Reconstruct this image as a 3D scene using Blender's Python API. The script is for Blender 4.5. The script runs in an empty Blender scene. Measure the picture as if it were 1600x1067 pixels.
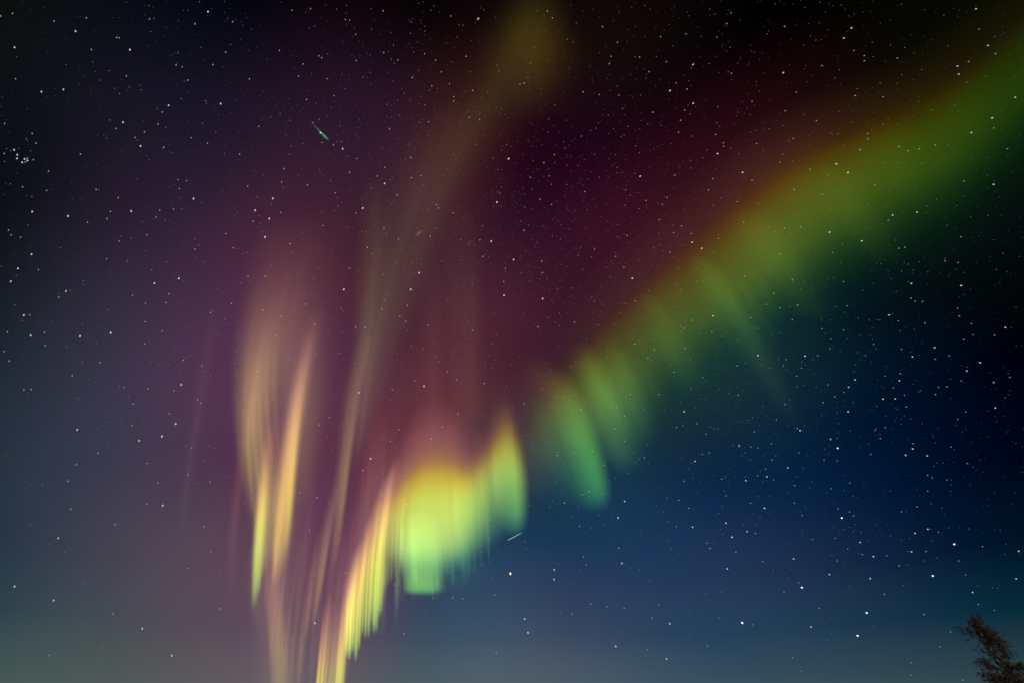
import bpy, bmesh, math, random
import numpy as np
from mathutils import Vector, Matrix

# ------------------------------------------------------------------ scene, camera, exposure
S = bpy.context.scene
COL = S.collection
S.render.engine = 'CYCLES'
S.cycles.use_denoising = False
S.cycles.transparent_max_bounces = 160
S.view_settings.view_transform = 'Standard'
S.view_settings.look = 'None'
S.view_settings.exposure = 0.0
S.view_settings.gamma = 1.0

PITCH = math.radians(40.0)
LENS = 16.0
FPX = LENS / 36.0 * 1600.0
EYE = np.array([0.0, 0.0, 1.6])
cam_data = bpy.data.cameras.new('camera')
cam_data.lens = LENS
cam_data.sensor_width = 36.0
cam_data.clip_start = 0.1
cam_data.clip_end = 1.0e6
cam = bpy.data.objects.new('camera', cam_data)
cam.location = EYE
cam.rotation_euler = (math.pi / 2 + PITCH, 0, 0)
COL.objects.link(cam)
S.camera = cam


def sky_dir(x, y):
    """Direction in the sky of a point measured on the 1600 x 1067 photograph."""
    X = x - 800.0
    U = 533.5 - y
    v = np.array([X, FPX * math.cos(PITCH) - U * math.sin(PITCH), FPX * math.sin(PITCH) + U * math.cos(PITCH)])
    return v / np.linalg.norm(v)


def lin(r, g, b):
    f = lambda c: c / 12.92 if c <= .04045 else ((c + .055) / 1.055) ** 2.4
    return (f(r / 255.), f(g / 255.), f(b / 255.))


# ------------------------------------------------------------------ night sky: air glow by elevation plus broad diffuse auroral glow
ELEV = [(0, (0.057, 0.08664, 0.07918)), (0.06, (0.02141, 0.04941, 0.05072)), (0.12, (0.00079, 0.01937, 0.02529)), (0.2, (0.0, 0.00367, 0.00488)), (0.3, (0.0, 0.00016, 0.0)), (0.42, (0.0, 0.0, 0.0)), (0.56, (0.00121, 0.00393, 0.00413)), (0.72, (0.00308, 0.00348, 0.00105)), (0.88, (0.0, 0.0, 0.0)), (1.0, (0.00238, 0.00127, 0.00192))]
GLOW = [
  (300, 700, 430, 520, 0, 0.05058, 0.02476, 0.05413) ,
  (340, 430, 300, 380, 0, 0.01737, 0.00378, 0.01932) ,
  (440, 960, 260, 330, 0, 0.07809, 0.03495, 0.04684) ,
  (470, 640, 260, 420, 0, 0.03536, 0.00882, 0.02761) ,
  (60, 760, 420, 520, 0, 0.0, 0.02385, 0.03286) ,
  (40, 1080, 520, 200, 0, 0.01517, 0.01841, 0.0) ,
  (900, 400, 420, 420, 0, 0.0, 0.0, 0.00656) ,
  (690, 560, 260, 330, 0, 0.06425, 0.0138, 0.01982) ,
  (640, 380, 230, 330, 0, 0.00459, 0.00324, 0.01158) ,
  (560, 240, 240, 260, 0, 0.02567, 0.00687, 0.01734) ,
  (830, 500, 300, 260, -30, 0.0223, 0.00209, 0.00988) ,
  (1040, 340, 380, 200, -35, 0.03385, 0.00307, 0.00651) ,
  (700, 250, 150, 260, 25, 0.02982, 0.00703, 0.00218) ,
  (300, 200, 420, 330, 0, 0.0024, 0.00407, 0.01288) ,
  (1280, 760, 520, 380, 0, 0.0, 0.00304, 0.02029) ,
  (950, 900, 560, 360, 0, 0.00529, 0.0322, 0.09292) ,
  (640, 690, 260, 190, 0, 0.06216, 0.0182, 0.02405) ,
  (560, 880, 200, 260, 0, 0.05176, 0.01008, 0.02719) ,
  (480, 1060, 220, 160, 0, 0.00915, 0.0, 0.00445) ,
  (700, 1080, 500, 160, 0, 0.03936, 0.03464, 0.03265) ,
  (940, 90, 260, 200, 0, 0.0052, 0.00209, 0.0) ,
  (1120, 610, 260, 170, -20, 0.00579, 0.01807, 0.00924) ,
  (710, 930, 220, 200, 0, 0.01636, 0.03662, 0.0531) ,
  (1500, 1000, 350, 260, 0, 0.0, 0.0, 0.0036) ,
  (480, 390, 200, 220, 0, 0.02475, 0.00305, 0.00173) ,
  (1250, 620, 300, 260, 0, 0.0, 0.00585, 0.01326) ,
  (830, 260, 240, 220, 0, 0.01366, 0.00109, 0.00353) ,
  (1150, 960, 400, 240, 0, 0.01287, 0.00884, 0.00611) ,
  (250, 900, 260, 240, 0, 0.03032, 0.02629, 0.02275) ,
  (880, 720, 240, 200, 0, 0.00723, 0.0214, 0.01482) ,
  (860, 990, 260, 180, 0, 0.02589, 0.01092, 0.00731) ,
  (420, 560, 240, 300, 0, 0.01571, 0.0, 0.0) ,
]
world = bpy.data.worlds.new('World')
S.world = world
world.use_nodes = True
wt = world.node_tree
wt.nodes.clear()
wo = wt.nodes.new('ShaderNodeOutputWorld')
bg = wt.nodes.new('ShaderNodeBackground')
wt.links.new(bg.outputs[0], wo.inputs[0])
tc = wt.nodes.new('ShaderNodeTexCoord')
sep = wt.nodes.new('ShaderNodeSeparateXYZ')
wt.links.new(tc.outputs['Generated'], sep.inputs[0])
cr = wt.nodes.new('ShaderNodeValToRGB')
cr.color_ramp.interpolation = 'LINEAR'
el = cr.color_ramp.elements
for i, (z, c) in enumerate(ELEV):
    e = el[i] if i < 2 else el.new(z)
    e.position = z
for e in el:
    c = min(ELEV, key=lambda q: abs(q[0] - e.position))[1]
    e.color = (*c, 1)
wt.links.new(sep.outputs['Z'], cr.inputs[0])
prev = cr.outputs[0]
for (x, y, rx, ry, an, r, g, b) in GLOW:
    c = sky_dir(x, y)
    a = math.radians(an)
    ca, sa = math.cos(a), math.sin(a)
    tu = (sky_dir(x + 2 * ca, y + 2 * sa) - c) / 2
    tv = (sky_dir(x - 2 * sa, y + 2 * ca) - c) / 2
    u = tu / np.linalg.norm(tu)
    v = tv - u * np.dot(tv, u)
    v /= np.linalg.norm(v)
    w = np.cross(u, v)
    sx, sy = rx * np.linalg.norm(tu), ry * np.linalg.norm(tv)
    mp = wt.nodes.new('ShaderNodeMapping')
    mp.vector_type = 'TEXTURE'
    mp.inputs['Location'].default_value = c
    mp.inputs['Rotation'].default_value = Matrix(np.array([u, v, w]).T.tolist()).to_euler()
    mp.inputs['Scale'].default_value = (sx, sy, max(sx, sy))
    wt.links.new(tc.outputs['Generated'], mp.inputs[0])
    gr = wt.nodes.new('ShaderNodeTexGradient')
    gr.gradient_type = 'SPHERICAL'
    wt.links.new(mp.outputs[0], gr.inputs[0])
    sm = wt.nodes.new('ShaderNodeMapRange')
    sm.interpolation_type = 'SMOOTHSTEP'
    wt.links.new(gr.outputs['Fac'], sm.inputs[0])
    ma = wt.nodes.new('ShaderNodeVectorMath')
    ma.operation = 'MULTIPLY_ADD'
    ma.inputs[1].default_value = (r, g, b)
    wt.links.new(sm.outputs[0], ma.inputs[0])
    wt.links.new(prev, ma.inputs[2])
    prev = ma.outputs[0]
wt.links.new(prev, bg.inputs[0])
bg.inputs[1].default_value = 1.0

# low warm light that reaches the tree top from behind the camera
sun_d = bpy.data.lights.new('low_light', 'SUN')
sun_d.energy = 0.5
sun_d.angle = math.radians(0.5)
sun_d.color = (1.0, 0.78, 0.5)
sun = bpy.data.objects.new('low_light', sun_d)
sun.rotation_euler = (math.radians(76), 0, math.radians(-18))
sun.location = (0, -20, 30)
COL.objects.link(sun)


# ------------------------------------------------------------------ helpers
def new_mat(name):
    m = bpy.data.materials.new(name)
    m.use_nodes = True
    m.node_tree.nodes.clear()
    return m, m.node_tree.nodes, m.node_tree.links


def obj(name, me, parent=None):
    o = bpy.data.objects.new(name, me)
    COL.objects.link(o)
    if parent is not None:
        o.parent = parent
        o.matrix_parent_inverse = Matrix.Translation(-Vector(parent.location))
    return o


def tag(o, label, cat, group=None):
    o['label'] = label
    o['category'] = cat
    if group:
        o['group'] = group


def thing(name, loc, label, cat, group=None):
    o = bpy.data.objects.new(name, None)
    o.location = loc
    o.empty_display_size = 10
    COL.objects.link(o)
    tag(o, label, cat, group)
    return o


# ------------------------------------------------------------------ ground
def build_ground():
    m, N, L = new_mat('snowy_ground')
    out = N.new('ShaderNodeOutputMaterial')
    p = N.new('ShaderNodeBsdfPrincipled')
    t = N.new('ShaderNodeTexCoord')
    n1 = N.new('ShaderNodeTexNoise')
    n1.inputs['Scale'].default_value = 0.35
    n1.inputs['Detail'].default_value = 8
    r = N.new('ShaderNodeValToRGB')
    r.color_ramp.elements[0].position = .38
    r.color_ramp.elements[0].color = (.07, .065, .05, 1)
    r.color_ramp.elements[1].position = .56
    r.color_ramp.elements[1].color = (.62, .64, .68, 1)
    b = N.new('ShaderNodeBump')
    b.inputs['Strength'].default_value = .4
    L.new(t.outputs['Object'], n1.inputs['Vector'])
    L.new(n1.outputs[0], r.inputs[0])
    L.new(n1.outputs[0], b.inputs['Height'])
    L.new(r.outputs[0], p.inputs['Base Color'])
    L.new(b.outputs[0], p.inputs['Normal'])
    p.inputs['Roughness'].default_value = .85
    L.new(p.outputs[0], out.inputs[0])
    bm = bmesh.new()
    rings = [0, 8, 16, 30, 50, 80, 130, 250, 600, 2000, 8000, 40000, 150000]
    rnd = random.Random(3)
    prev = [bm.verts.new((0, 0, 0))]
    for k, R in enumerate(rings[1:]):
        cur = []
        for i in range(64):
            a = i * math.tau / 64
            z = 0 if R < 10 else rnd.uniform(-.012, .012) * min(R, 400) * (0.0 if R < 100 else .3)
            cur.append(bm.verts.new((R * math.cos(a), R * math.sin(a), z)))
        for i in range(64):
            j = (i + 1) % 64
            if len(prev) == 1:
                bm.faces.new((prev[0], cur[i], cur[j]))
            else:
                bm.faces.new((prev[i], cur[i], cur[j], prev[j]))
        prev = cur
    me = bpy.data.meshes.new('ground')
    bm.to_mesh(me)
    bm.free()
    for f in me.polygons:
        f.use_smooth = True
    me.materials.append(m)
    o = obj('ground', me)
    o['kind'] = 'structure'


build_ground()


# ------------------------------------------------------------------ aurora
# A curtain is a closed, thin body of glowing air: a folded sheet that hangs from its upper edge
# to its lower edge along the field lines, with a front and a back face some hundred metres apart.
# Its light is emission only (the air stays clear): colour by height (v) times strength along the sheet (u),
# times fine vertical striations.
LOW = 5000.0
SHEETS = 0
# how strongly each sheet glows (red, green, blue), in the order they are built
STRENGTH = [(0.91, 0.72, 0.77), (1.19, 1.10, 1.01), (0.96, 0.89, 0.96), (1.00, 0.93, 0.98), (0.99, 0.99, 1.00), (1.04, 1.02, 1.00), (1.02, 1.00, 1.00), (0.96, 0.84, 0.96), (1.00, 1.00, 1.00), (1.00, 1.00, 1.00), (1.00, 1.00, 1.00), (1.00, 1.00, 1.00), (1.02, 1.06, 1.02), (1.00, 1.00, 1.00), (0.98, 0.94, 0.98), (1.00, 1.00, 1.00), (1.00, 1.00, 1.00), (1.00, 1.00, 1.00), (1.00, 1.02, 1.00), (1.00, 1.00, 1.00), (1.00, 1.00, 1.00), (1.00, 1.00, 1.00), (1.00, 1.00, 1.00), (1.00, 1.00, 1.00), (1.00, 1.00, 1.00), (1.00, 1.02, 1.00), (0.93, 1.15, 0.90), (0.98, 1.02, 1.00), (0.98, 0.93, 0.88), (0.86, 0.85, 0.81), (1.00, 1.00, 1.00), (1.00, 1.00, 1.00), (1.00, 1.00, 1.00), (0.98, 0.96, 0.99), (1.00, 1.00, 1.00), (1.00, 1.00, 1.00), (1.00, 1.00, 1.00), (1.00, 1.00, 1.00), (1.02, 1.08, 1.02), (1.00, 1.02, 1.00), (1.04, 1.09, 1.02), (1.00, 1.00, 1.00), (1.00, 1.00, 1.00), (1.00, 1.00, 1.00), (1.04, 1.13, 1.02), (1.00, 1.00, 1.00), (1.00, 1.02, 1.00), (0.93, 0.84, 0.95), (1.02, 1.04, 1.00), (1.06, 0.97, 0.93), (1.15, 1.03, 0.93), (1.06, 1.24, 1.06), (1.00, 1.00, 1.00), (1.00, 1.00, 1.00), (1.22, 1.26, 1.06), (1.19, 1.25, 1.04), (1.05, 1.06, 0.99), (1.25, 1.20, 1.05), (1.48, 1.46, 1.12), (1.22, 1.38, 1.09), (1.23, 1.23, 1.06), (1.20, 1.24, 1.06), (1.11, 1.45, 1.07), (0.82, 0.96, 0.96), (0.81, 0.88, 0.95), (0.96, 0.96, 0.98), (0.91, 0.93, 0.97), (0.90, 0.90, 0.96), (1.02, 1.00, 1.00), (0.89, 0.87, 0.96), (0.98, 0.98, 1.00), (1.50, 1.31, 1.10), (1.02, 1.00, 1.00), (0.98, 0.91, 0.96), (1.00, 1.00, 1.00), (1.01, 1.00, 1.00), (1.06, 1.03, 0.98), (1.03, 1.02, 1.00), (1.00, 1.00, 1.00), (1.00, 1.00, 1.00), (1.00, 1.00, 1.00), (1.00, 1.00, 1.00), (1.00, 1.00, 1.00), (1.00, 1.00, 1.00), (1.00, 1.00, 1.00), (1.00, 1.00, 1.00), (1.00, 1.00, 1.00), (0.96, 1.07, 0.94), (1.22, 1.35, 1.04), (0.84, 0.94, 0.92), (0.86, 0.95, 0.96), (0.88, 0.95, 0.96), (1.02, 1.02, 1.00), (1.10, 1.06, 1.02), (1.02, 1.00, 1.00), (0.91, 1.03, 0.96), (0.91, 1.15, 0.96), (1.10, 1.17, 1.01), (1.00, 1.01, 1.00), (0.87, 0.81, 0.95), (0.87, 0.82, 0.95), (0.96, 0.95, 0.98), (0.91, 0.92, 0.95), (0.92, 0.94, 0.95), (0.80, 0.85, 0.89), (0.78, 0.84, 0.89), (0.75, 0.85, 0.88), (0.76, 0.87, 0.89), (0.84, 0.92, 0.94), (1.00, 1.00, 1.00), (0.98, 0.95, 0.96), (0.95, 0.97, 0.94), (1.10, 1.04, 0.98), (1.04, 1.02, 1.00), (0.98, 0.98, 1.00), (0.94, 1.00, 0.98), (0.48, 0.64, 0.61), (1.10, 1.06, 1.04), (1.00, 1.00, 1.00), (0.94, 0.95, 0.98), (1.02, 1.00, 1.00), (1.19, 1.10, 1.06), (1.00, 1.00, 1.00), (0.99, 0.99, 0.99), (1.04, 1.02, 1.00), (0.89, 0.94, 0.98), (1.00, 1.00, 1.00), (0.98, 1.00, 1.00), (1.02, 1.00, 1.00), (0.95, 0.97, 0.98), (1.07, 1.22, 1.11), (1.10, 1.06, 1.02), (1.30, 1.15, 1.06), (1.04, 1.00, 1.00), (0.86, 1.01, 1.03), (1.08, 1.03, 1.04), (0.70, 0.90, 0.94), (1.13, 1.04, 1.02), (0.73, 0.89, 0.91), (0.98, 1.00, 1.00), (1.00, 1.00, 1.00)]


def catmull(P, t):
    P = np.asarray(P, float)
    n = len(P)
    i = min(int(t), n - 2)
    f = t - i
    p0, p1, p2, p3 = P[max(i - 1, 0)], P[i], P[i + 1], P[min(i + 2, n - 1)]
    return .5 * (2 * p1 + (p2 - p0) * f + (2 * p0 - 5 * p1 + 4 * p2 - p3) * f * f + (3 * p1 - p0 - 3 * p2 + p3) * f ** 3)


def glow_material(name, vramp, uramp, noise=None, interp='B_SPLINE'):
    m, N, L = new_mat(name)
    out = N.new('ShaderNodeOutputMaterial')
    em = N.new('ShaderNodeEmission')
    tr = N.new('ShaderNodeBsdfTransparent')
    ad = N.new('ShaderNodeAddShader')
    uv = N.new('ShaderNodeUVMap')
    sp = N.new('ShaderNodeSeparateXYZ')
    L.new(uv.outputs[0], sp.inputs[0])

    def ramp(stops, src):
        r = N.new('ShaderNodeValToRGB')
        r.color_ramp.interpolation = interp
        e = r.color_ramp.elements
        stops = sorted(stops, key=lambda q: q[0])
        e[0].position = stops[0][0]
        e[1].position = stops[-1][0]
        e[0].color = (*stops[0][1], 1)
        e[1].color = (*stops[-1][1], 1)
        for q, c in stops[1:-1]:
            x = e.new(q)
            x.color = (*c, 1)
        L.new(src, r.inputs[0])
        return r.outputs[0]
    mul = N.new('ShaderNodeVectorMath')
    mul.operation = 'MULTIPLY'
    L.new(ramp(vramp, sp.outputs['Y']), mul.inputs[0])
    L.new(ramp(uramp, sp.outputs['X']), mul.inputs[1])
    res = mul.outputs[0]
    if noise:
        freq, vfreq, amount = noise[:3]
        cx = N.new('ShaderNodeVectorMath')
        cx.operation = 'MULTIPLY_ADD'
        cx.inputs[1].default_value = (freq, vfreq, 0)
        cx.inputs[2].default_value = (hash_off(name), hash_off(name + 'b'), 0)
        L.new(uv.outputs[0], cx.inputs[0])
        nz = N.new('ShaderNodeTexNoise')
        nz.inputs['Scale'].default_value = 1.0
        nz.inputs['Detail'].default_value = 2.0
        L.new(cx.outputs[0], nz.inputs['Vector'])
        mr = N.new('ShaderNodeMapRange')
        mr.inputs[1].default_value = .3
        mr.inputs[2].default_value = .7
        mr.inputs[3].default_value = 1 - amount
        mr.inputs[4].default_value = 1 + amount
        L.new(nz.outputs[0], mr.inputs[0])
        m2 = N.new('ShaderNodeVectorMath')
        m2.operation = 'SCALE'
        L.new(res, m2.inputs[0])
        L.new(mr.outputs[0], m2.inputs['Scale'])
        res = m2.outputs[0]
    L.new(res, em.inputs[0])
    em.inputs[1].default_value = .5          # a line of sight passes the front and the back face
    L.new(em.outputs[0], ad.inputs[0])
    L.new(tr.outputs[0], ad.inputs[1])
    L.new(ad.outputs[0], out.inputs[0])
    m.cycles.emission_sampling = 'NONE'
    return m


def hash_off(s):
    return (sum((i + 3) * ord(c) for i, c in enumerate(s)) % 997) * .731


def sheet(name, parent, grid, nu, nv, vramp, uramp, noise, thick, label=None):
    """grid(a, v) gives the photo point of the sheet at a (0..1 along it) and v (0 low .. 1 high), and u for its light."""
    global SHEETS
    V, UV = [], []
    for i in range(nu + 1):
        a = i / nu
        x0, y0, u = grid(a, 0.0)
        elev = max(math.asin(sky_dir(x0, y0)[2]), math.radians(5))
        hd = LOW / math.tan(elev)
        for j in range(nv + 1):
            v = j / nv
            x, y, _ = grid(a, v)
            d = sky_dir(x, y)
            p = d * hd / np.linalg.norm(d[:2])
            bulge = thick * (.08 + (math.sin(math.pi * a) * math.sin(math.pi * v)) ** .5 if 0 < i < nu and 0 < j < nv else .08)
            V.append((p - d * bulge, p + d * bulge))
            UV.append((u, v))
    n = len(V)
    verts = [tuple(a + EYE) for a, b in V] + [tuple(b + EYE) for a, b in V]
    faces = []
    w = nv + 1
    for i in range(nu):
        for j in range(nv):
            a, b, e, f = i * w + j, (i + 1) * w + j, (i + 1) * w + j + 1, i * w + j + 1
            faces.append((a, b, e, f))
            faces.append((n + f, n + e, n + b, n + a))
    for i in range(nu):
        for j in (0, nv):
            a, b = i * w + j, (i + 1) * w + j
            faces.append((a, b, n + b, n + a) if j else (b, a, n + a, n + b))
    for j in range(nv):
        for i in (0, nu):
            a, b = i * w + j, i * w + j + 1
            faces.append((b, a, n + a, n + b) if i else (a, b, n + b, n + a))
    org = Vector(parent.location)
    me = bpy.data.meshes.new(name)
    me.from_pydata([Vector(v) - org for v in verts], [], faces)
    lay = me.uv_layers.new(name='UVMap')
    uvs = UV + UV
    for lp in me.loops:
        lay.data[lp.index].uv = uvs[lp.vertex_index]
    for f in me.polygons:
        f.use_smooth = True
    gain = STRENGTH[SHEETS] if SHEETS < len(STRENGTH) else (1, 1, 1)
    vramp = [(q, tuple(s * k for s, k in zip(c, gain))) for q, c in vramp]
    me.materials.append(glow_material(name + '_glow', vramp, uramp, noise))
    o = bpy.data.objects.new(name, me)
    COL.objects.link(o)
    o.parent = parent
    o['ix'] = SHEETS
    SHEETS += 1
    if label:
        o['label'] = label
    return o


def curtain(name, parent, cols, vramp, noise=None, thick=600.0, nv=20, sub=6, label=None):
    """A long folded sheet. cols: (x low, y low, x high, y high, strength) along it."""
    c = np.array([q[:4] for q in cols], float)
    mid = (c[:, :2] + c[:, 2:]) / 2
    d = np.concatenate([[0], np.cumsum(np.linalg.norm(np.diff(mid, axis=0), axis=1))])
    us = d / d[-1]
    uramp = [(float(q), (s[4],) * 3 if not hasattr(s[4], '__len__') else s[4]) for q, s in zip(us, cols)]
    m = len(cols) - 1

    def grid(a, v):
        t = a * m
        q = catmull(c, t)
        k = min(int(t), m - 1)
        return q[0] + v * (q[2] - q[0]), q[1] + v * (q[3] - q[1]), us[k] + (us[k + 1] - us[k]) * (t - k)
    return sheet(name, parent, grid, sub * m, nv, vramp, uramp, noise, thick, label)


BELL = ((-1, 0), (-.7, .1), (-.4, .45), (-.15, .95), (.15, .95), (.4, .45), (.7, .1), (1, 0))
RIGHT = ((-1, 0), (-.65, .14), (-.25, .45), (.1, .85), (.35, 1.05), (.58, .85), (.78, .3), (1, 0))
LEFT = tuple((-t, s) for t, s in reversed(RIGHT))
FLAT = ((-1, 0), (-.8, .25), (-.55, .8), (-.25, 1), (.25, 1), (.55, .8), (.8, .25), (1, 0))


def ray(parent, spine, vramp, prof=BELL, noise=None, name='ray', thick=250.0, foot=.1, head=.3, label=None):
    """One streak along a spine of (x, y, half width) from its foot to its head, with a rounded foot and head."""
    c = np.array(spine, float)
    d = np.concatenate([[0], np.cumsum(np.linalg.norm(np.diff(c[:, :2], axis=0), axis=1))])
    d /= d[-1]
    uramp = [((q + 1) / 2, (s, s, s)) for q, s in prof]

    def grid(a, v):
        t = a * 2 - 1
        w = foot * t * t + v * (1 - (foot + head) * t * t)
        k = min(int(np.searchsorted(d, w, side='right')) - 1, len(d) - 2)
        q = catmull(c, k + (w - d[k]) / (d[k + 1] - d[k]))
        return q[0] + t * q[2], q[1], a
    return sheet(name, parent, grid, 16, 28, vramp, uramp, noise, thick, label)


def base_of(x, y):
    d = sky_dir(x, y)
    hd = LOW / math.tan(max(math.asin(d[2]), math.radians(5)))
    return tuple(d * hd / np.linalg.norm(d[:2]) + EYE)


def K(c, k=1.0):
    return tuple(q * k for q in c)


O0 = (0, (0, 0, 0))
O1 = (1, (0, 0, 0))
SOFTR = ((-1, 0), (-.7, .2), (-.3, .55), (.05, .95), (.3, 1), (.55, .7), (.78, .22), (1, 0))

# --- the long green arc that sweeps up to the right
A = thing('aurora_arc', base_of(1100, 640), 'broad dim green aurora band with orange upper edge, sweeping up into the top corner', 'aurora', 'aurora bands and rays in the night sky')
arc_cols = [(1850, 60, 1690, -200, (.07, .16, .0)), (1720, 225, 1560, -40, (.12, .28, .04)), (1590, 345, 1415, 80, (.33, .50, .15)), (1480, 420, 1290, 135, (.70, .78, .45)),
            (1385, 478, 1185, 185, (1.0, 1.0, .95)), (1270, 555, 1070, 285, (.95, .92, 1.2)), (1150, 635, 940, 405, (.78, .82, 1.5)),
            (1050, 705, 845, 515, (.62, .70, 1.9)), (975, 770, 785, 610, (.42, .46, 1.6)), (900, 830, 725, 680, (0, 0, 0))]
curtain('lower_sheet', A, arc_cols,
        [O0, (.1, (.0, .004, .004)), (.22, (.001, .018, .008)), (.34, (.012, .065, .012)), (.45, (.06, .15, .014)), (.56, (.085, .155, .010)), (.65, (.085, .105, .003)),
         (.71, (.078, .052, .0)), (.76, (.045, .022, .003)), (.83, (.028, .013, .006)), (.91, (.012, .006, .003)), O1], (6, 1.3, .2), 900, nv=32, sub=8)
fd = [O0, (.15, (.005, .03, .01)), (.4, (.05, .13, .025)), (.62, (.06, .14, .018)), (.8, (.035, .05, .003)), (.9, (.012, .01, .0)), O1]
ray(A, [(978, 742, 50), (950, 640, 62), (912, 535, 60)], fd, BELL, (4, 1, .15), 'fold', foot=.2)
ray(A, [(1012, 700, 40), (985, 610, 48), (945, 520, 46)], [(p, K(c, .45)) for p, c in fd], BELL, (4, 1, .15), 'fold', foot=.2)
ray(A, [(1245, 670, 36), (1165, 520, 48), (1090, 400, 52)], [O0, (.2, (.002, .008, .005)), (.4, (.008, .022, .008)), (.65, (.02, .055, .008)), (.85, (.02, .04, .004)), O1], BELL, None, 'fold', foot=.3)
ray(A, [(1275, 500, 60), (1215, 410, 75), (1160, 330, 70)], [O0, (.3, (.008, .02, .002)), (.6, (.018, .03, .002)), O1], BELL, (3, 1, .2), 'fold', foot=.3)
ray(A, [(1385, 410, 70), (1335, 330, 85), (1290, 260, 80)], [O0, (.3, (.006, .012, .001)), (.6, (.016, .024, .001)), O1], BELL, (3, 1, .2), 'fold', foot=.3)
ray(A, [(1085, 610, 40), (1050, 530, 50), (1010, 460, 46)], [O0, (.3, (.006, .02, .005)), (.6, (.02, .04, .004)), O1], BELL, (3, 1, .2), 'fold', foot=.3)
ray(A, [(905, 700, 50), (870, 625, 62), (835, 560, 54)], [O0, (.3, (.015, .03, .01)), (.6, (.05, .04, .003)), (.8, (.025, .01, .001)), O1], BELL, None, 'fold', foot=.3)

RA = random.Random(4)
for k in range(18):
    f = RA.random()
    x = 930 + 300 * f + RA.uniform(-12, 12)
    y = np.interp(x, [930, 1000, 1100, 1200, 1300, 1410], [745, 690, 600, 520, 455, 405]) + RA.uniform(-25, 18)
    ln = RA.uniform(70, 150)
    dx = -.55
    g = RA.uniform(.2, .6)
    ray(A, [(x, y, RA.uniform(10, 20)), (x + dx * ln * .5, y - ln * .5, RA.uniform(16, 28)), (x + dx * ln, y - ln, RA.uniform(18, 30))],
        [O0, (.25, K((.003, .014, .004), g)), (.55, K((.014, .036, .005), g)), (.8, K((.010, .016, .001), g)), O1], BELL, None, thick=150)

# --- the lone blunt green ray under the arc
A = thing('aurora_ray', base_of(915, 785), 'lone soft green ray with a blunt foot, hanging under the green band', 'aurora', 'aurora bands and rays in the night sky')
ray(A, [(926, 800, 34), (910, 720, 38), (866, 575, 44)], [O0, (.07, (.004, .03, .012)), (.15, (.02, .12, .03)), (.28, (.048, .20, .03)), (.5, (.055, .18, .022)), (.72, (.045, .09, .008)), (.86, (.03, .02, .001)), O1],
    ((-1, 0), (-.7, .12), (-.4, .4), (-.1, .75), (.2, 1), (.5, 1.0), (.75, .45), (1, 0)), (4, .6, .1), 'ray', foot=.08)
ray(A, [(890, 790, 34), (872, 720, 40), (842, 620, 44)], [O0, (.2, (.003, .015, .007)), (.5, (.010, .04, .01)), (.75, (.016, .04, .006)), O1], BELL, (4, .6, .1), 'ray', foot=.2)

# --- the bright yellow-green patch
A = thing('aurora_patch', base_of(665, 925), 'brightest yellow-green aurora patch with square lower lobe and pink haze above', 'aurora', 'aurora bands and rays in the night sky')
pv = [O0, (.05, (.02, .08, .03)), (.1, (.12, .28, .06)), (.17, (.34, .58, .10)), (.29, (.55, .8, .11)), (.42, (.56, .76, .07)),
      (.50, (.56, .58, .02)), (.58, (.44, .34, .0)), (.64, (.28, .15, .02)), (.72, (.18, .078, .05)), (.83, (.10, .035, .035)), (.92, (.035, .012, .01)), O1]
curtain('main_body', A, [(588, 872, 580, 738, 0), (602, 880, 594, 728, .14), (615, 888, 608, 712, .38), (628, 893, 622, 686, .7), (641, 898, 635, 656, .95), (662, 900, 656, 630, 1.04), (685, 900, 680, 620, 1.03), (702, 897, 699, 624, 1.0),
                         (716, 892, 713, 634, .86), (729, 884, 726, 648, .5), (745, 874, 741, 664, .2), (768, 856, 762, 676, .0)], pv, (7, .5, .05), 500, nv=40)
lv = [O0, (.05, (.02, .10, .03)), (.11, (.11, .46, .05)), (.2, (.19, .52, .07)), (.36, (.17, .42, .07)), (.6, (.17, .36, .06)), (.8, (.08, .16, .03)), O1]
ray(A, [(664, 931, 33), (662, 875, 37), (658, 800, 46)], lv, ((-1, 0), (-.86, .35), (-.7, .8), (-.4, 1), (.05, 1), (.3, .8), (.55, .45), (.8, .15), (1, 0)), (5, .6, .12), 'lower_lobe', foot=.035)
RG = random.Random(8)
for x, y in ((630, 905), (640, 928), (646, 934), (653, 929), (659, 936), (668, 932), (676, 935), (683, 926), (691, 912), (699, 903), (708, 908), (716, 898), (724, 903), (733, 892), (742, 896), (752, 880), (764, 872)):
    w, g = RG.uniform(5, 9), RG.uniform(.03, .15)
    y += RG.uniform(-14, 6)
    ray(A, [(x, y + 6, w * .7), (x - 2, y - 40, w), (x - 5, y - 100, w * 1.3)], [(p, K(c, g)) for p, c in lv], BELL, None, 'fringe', foot=.06, head=.15, thick=80)
ray(A, [(648, 915, 9), (646, 860, 12), (642, 790, 14)], [(p, K(c, .3)) for p, c in lv], BELL, None, 'lower_lobe')
ray(A, [(684, 925, 8), (682, 870, 12), (680, 800, 14)], [(p, K(c, .25)) for p, c in lv], BELL, None, 'lower_lobe')
ev = [O0, (.1, (.01, .06, .03)), (.25, (.07, .22, .05)), (.42, (.22, .45, .07)), (.56, (.3, .46, .05)), (.66, (.3, .28, .01)), (.75, (.16, .08, .0)), (.84, (.06, .022, .01)), (.92, (.02, .008, .005)), O1]
curtain('side_fold', A, [(712, 888, 702, 690, 0), (728, 884, 716, 690, .7), (748, 872, 734, 682, 1.05), (768, 857, 752, 664, 1.0), (786, 843, 770, 642, .75), (800, 832, 784, 622, .35), (814, 822, 798, 604, 0)], ev, (5, .6, .12), 400, nv=30)
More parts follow.
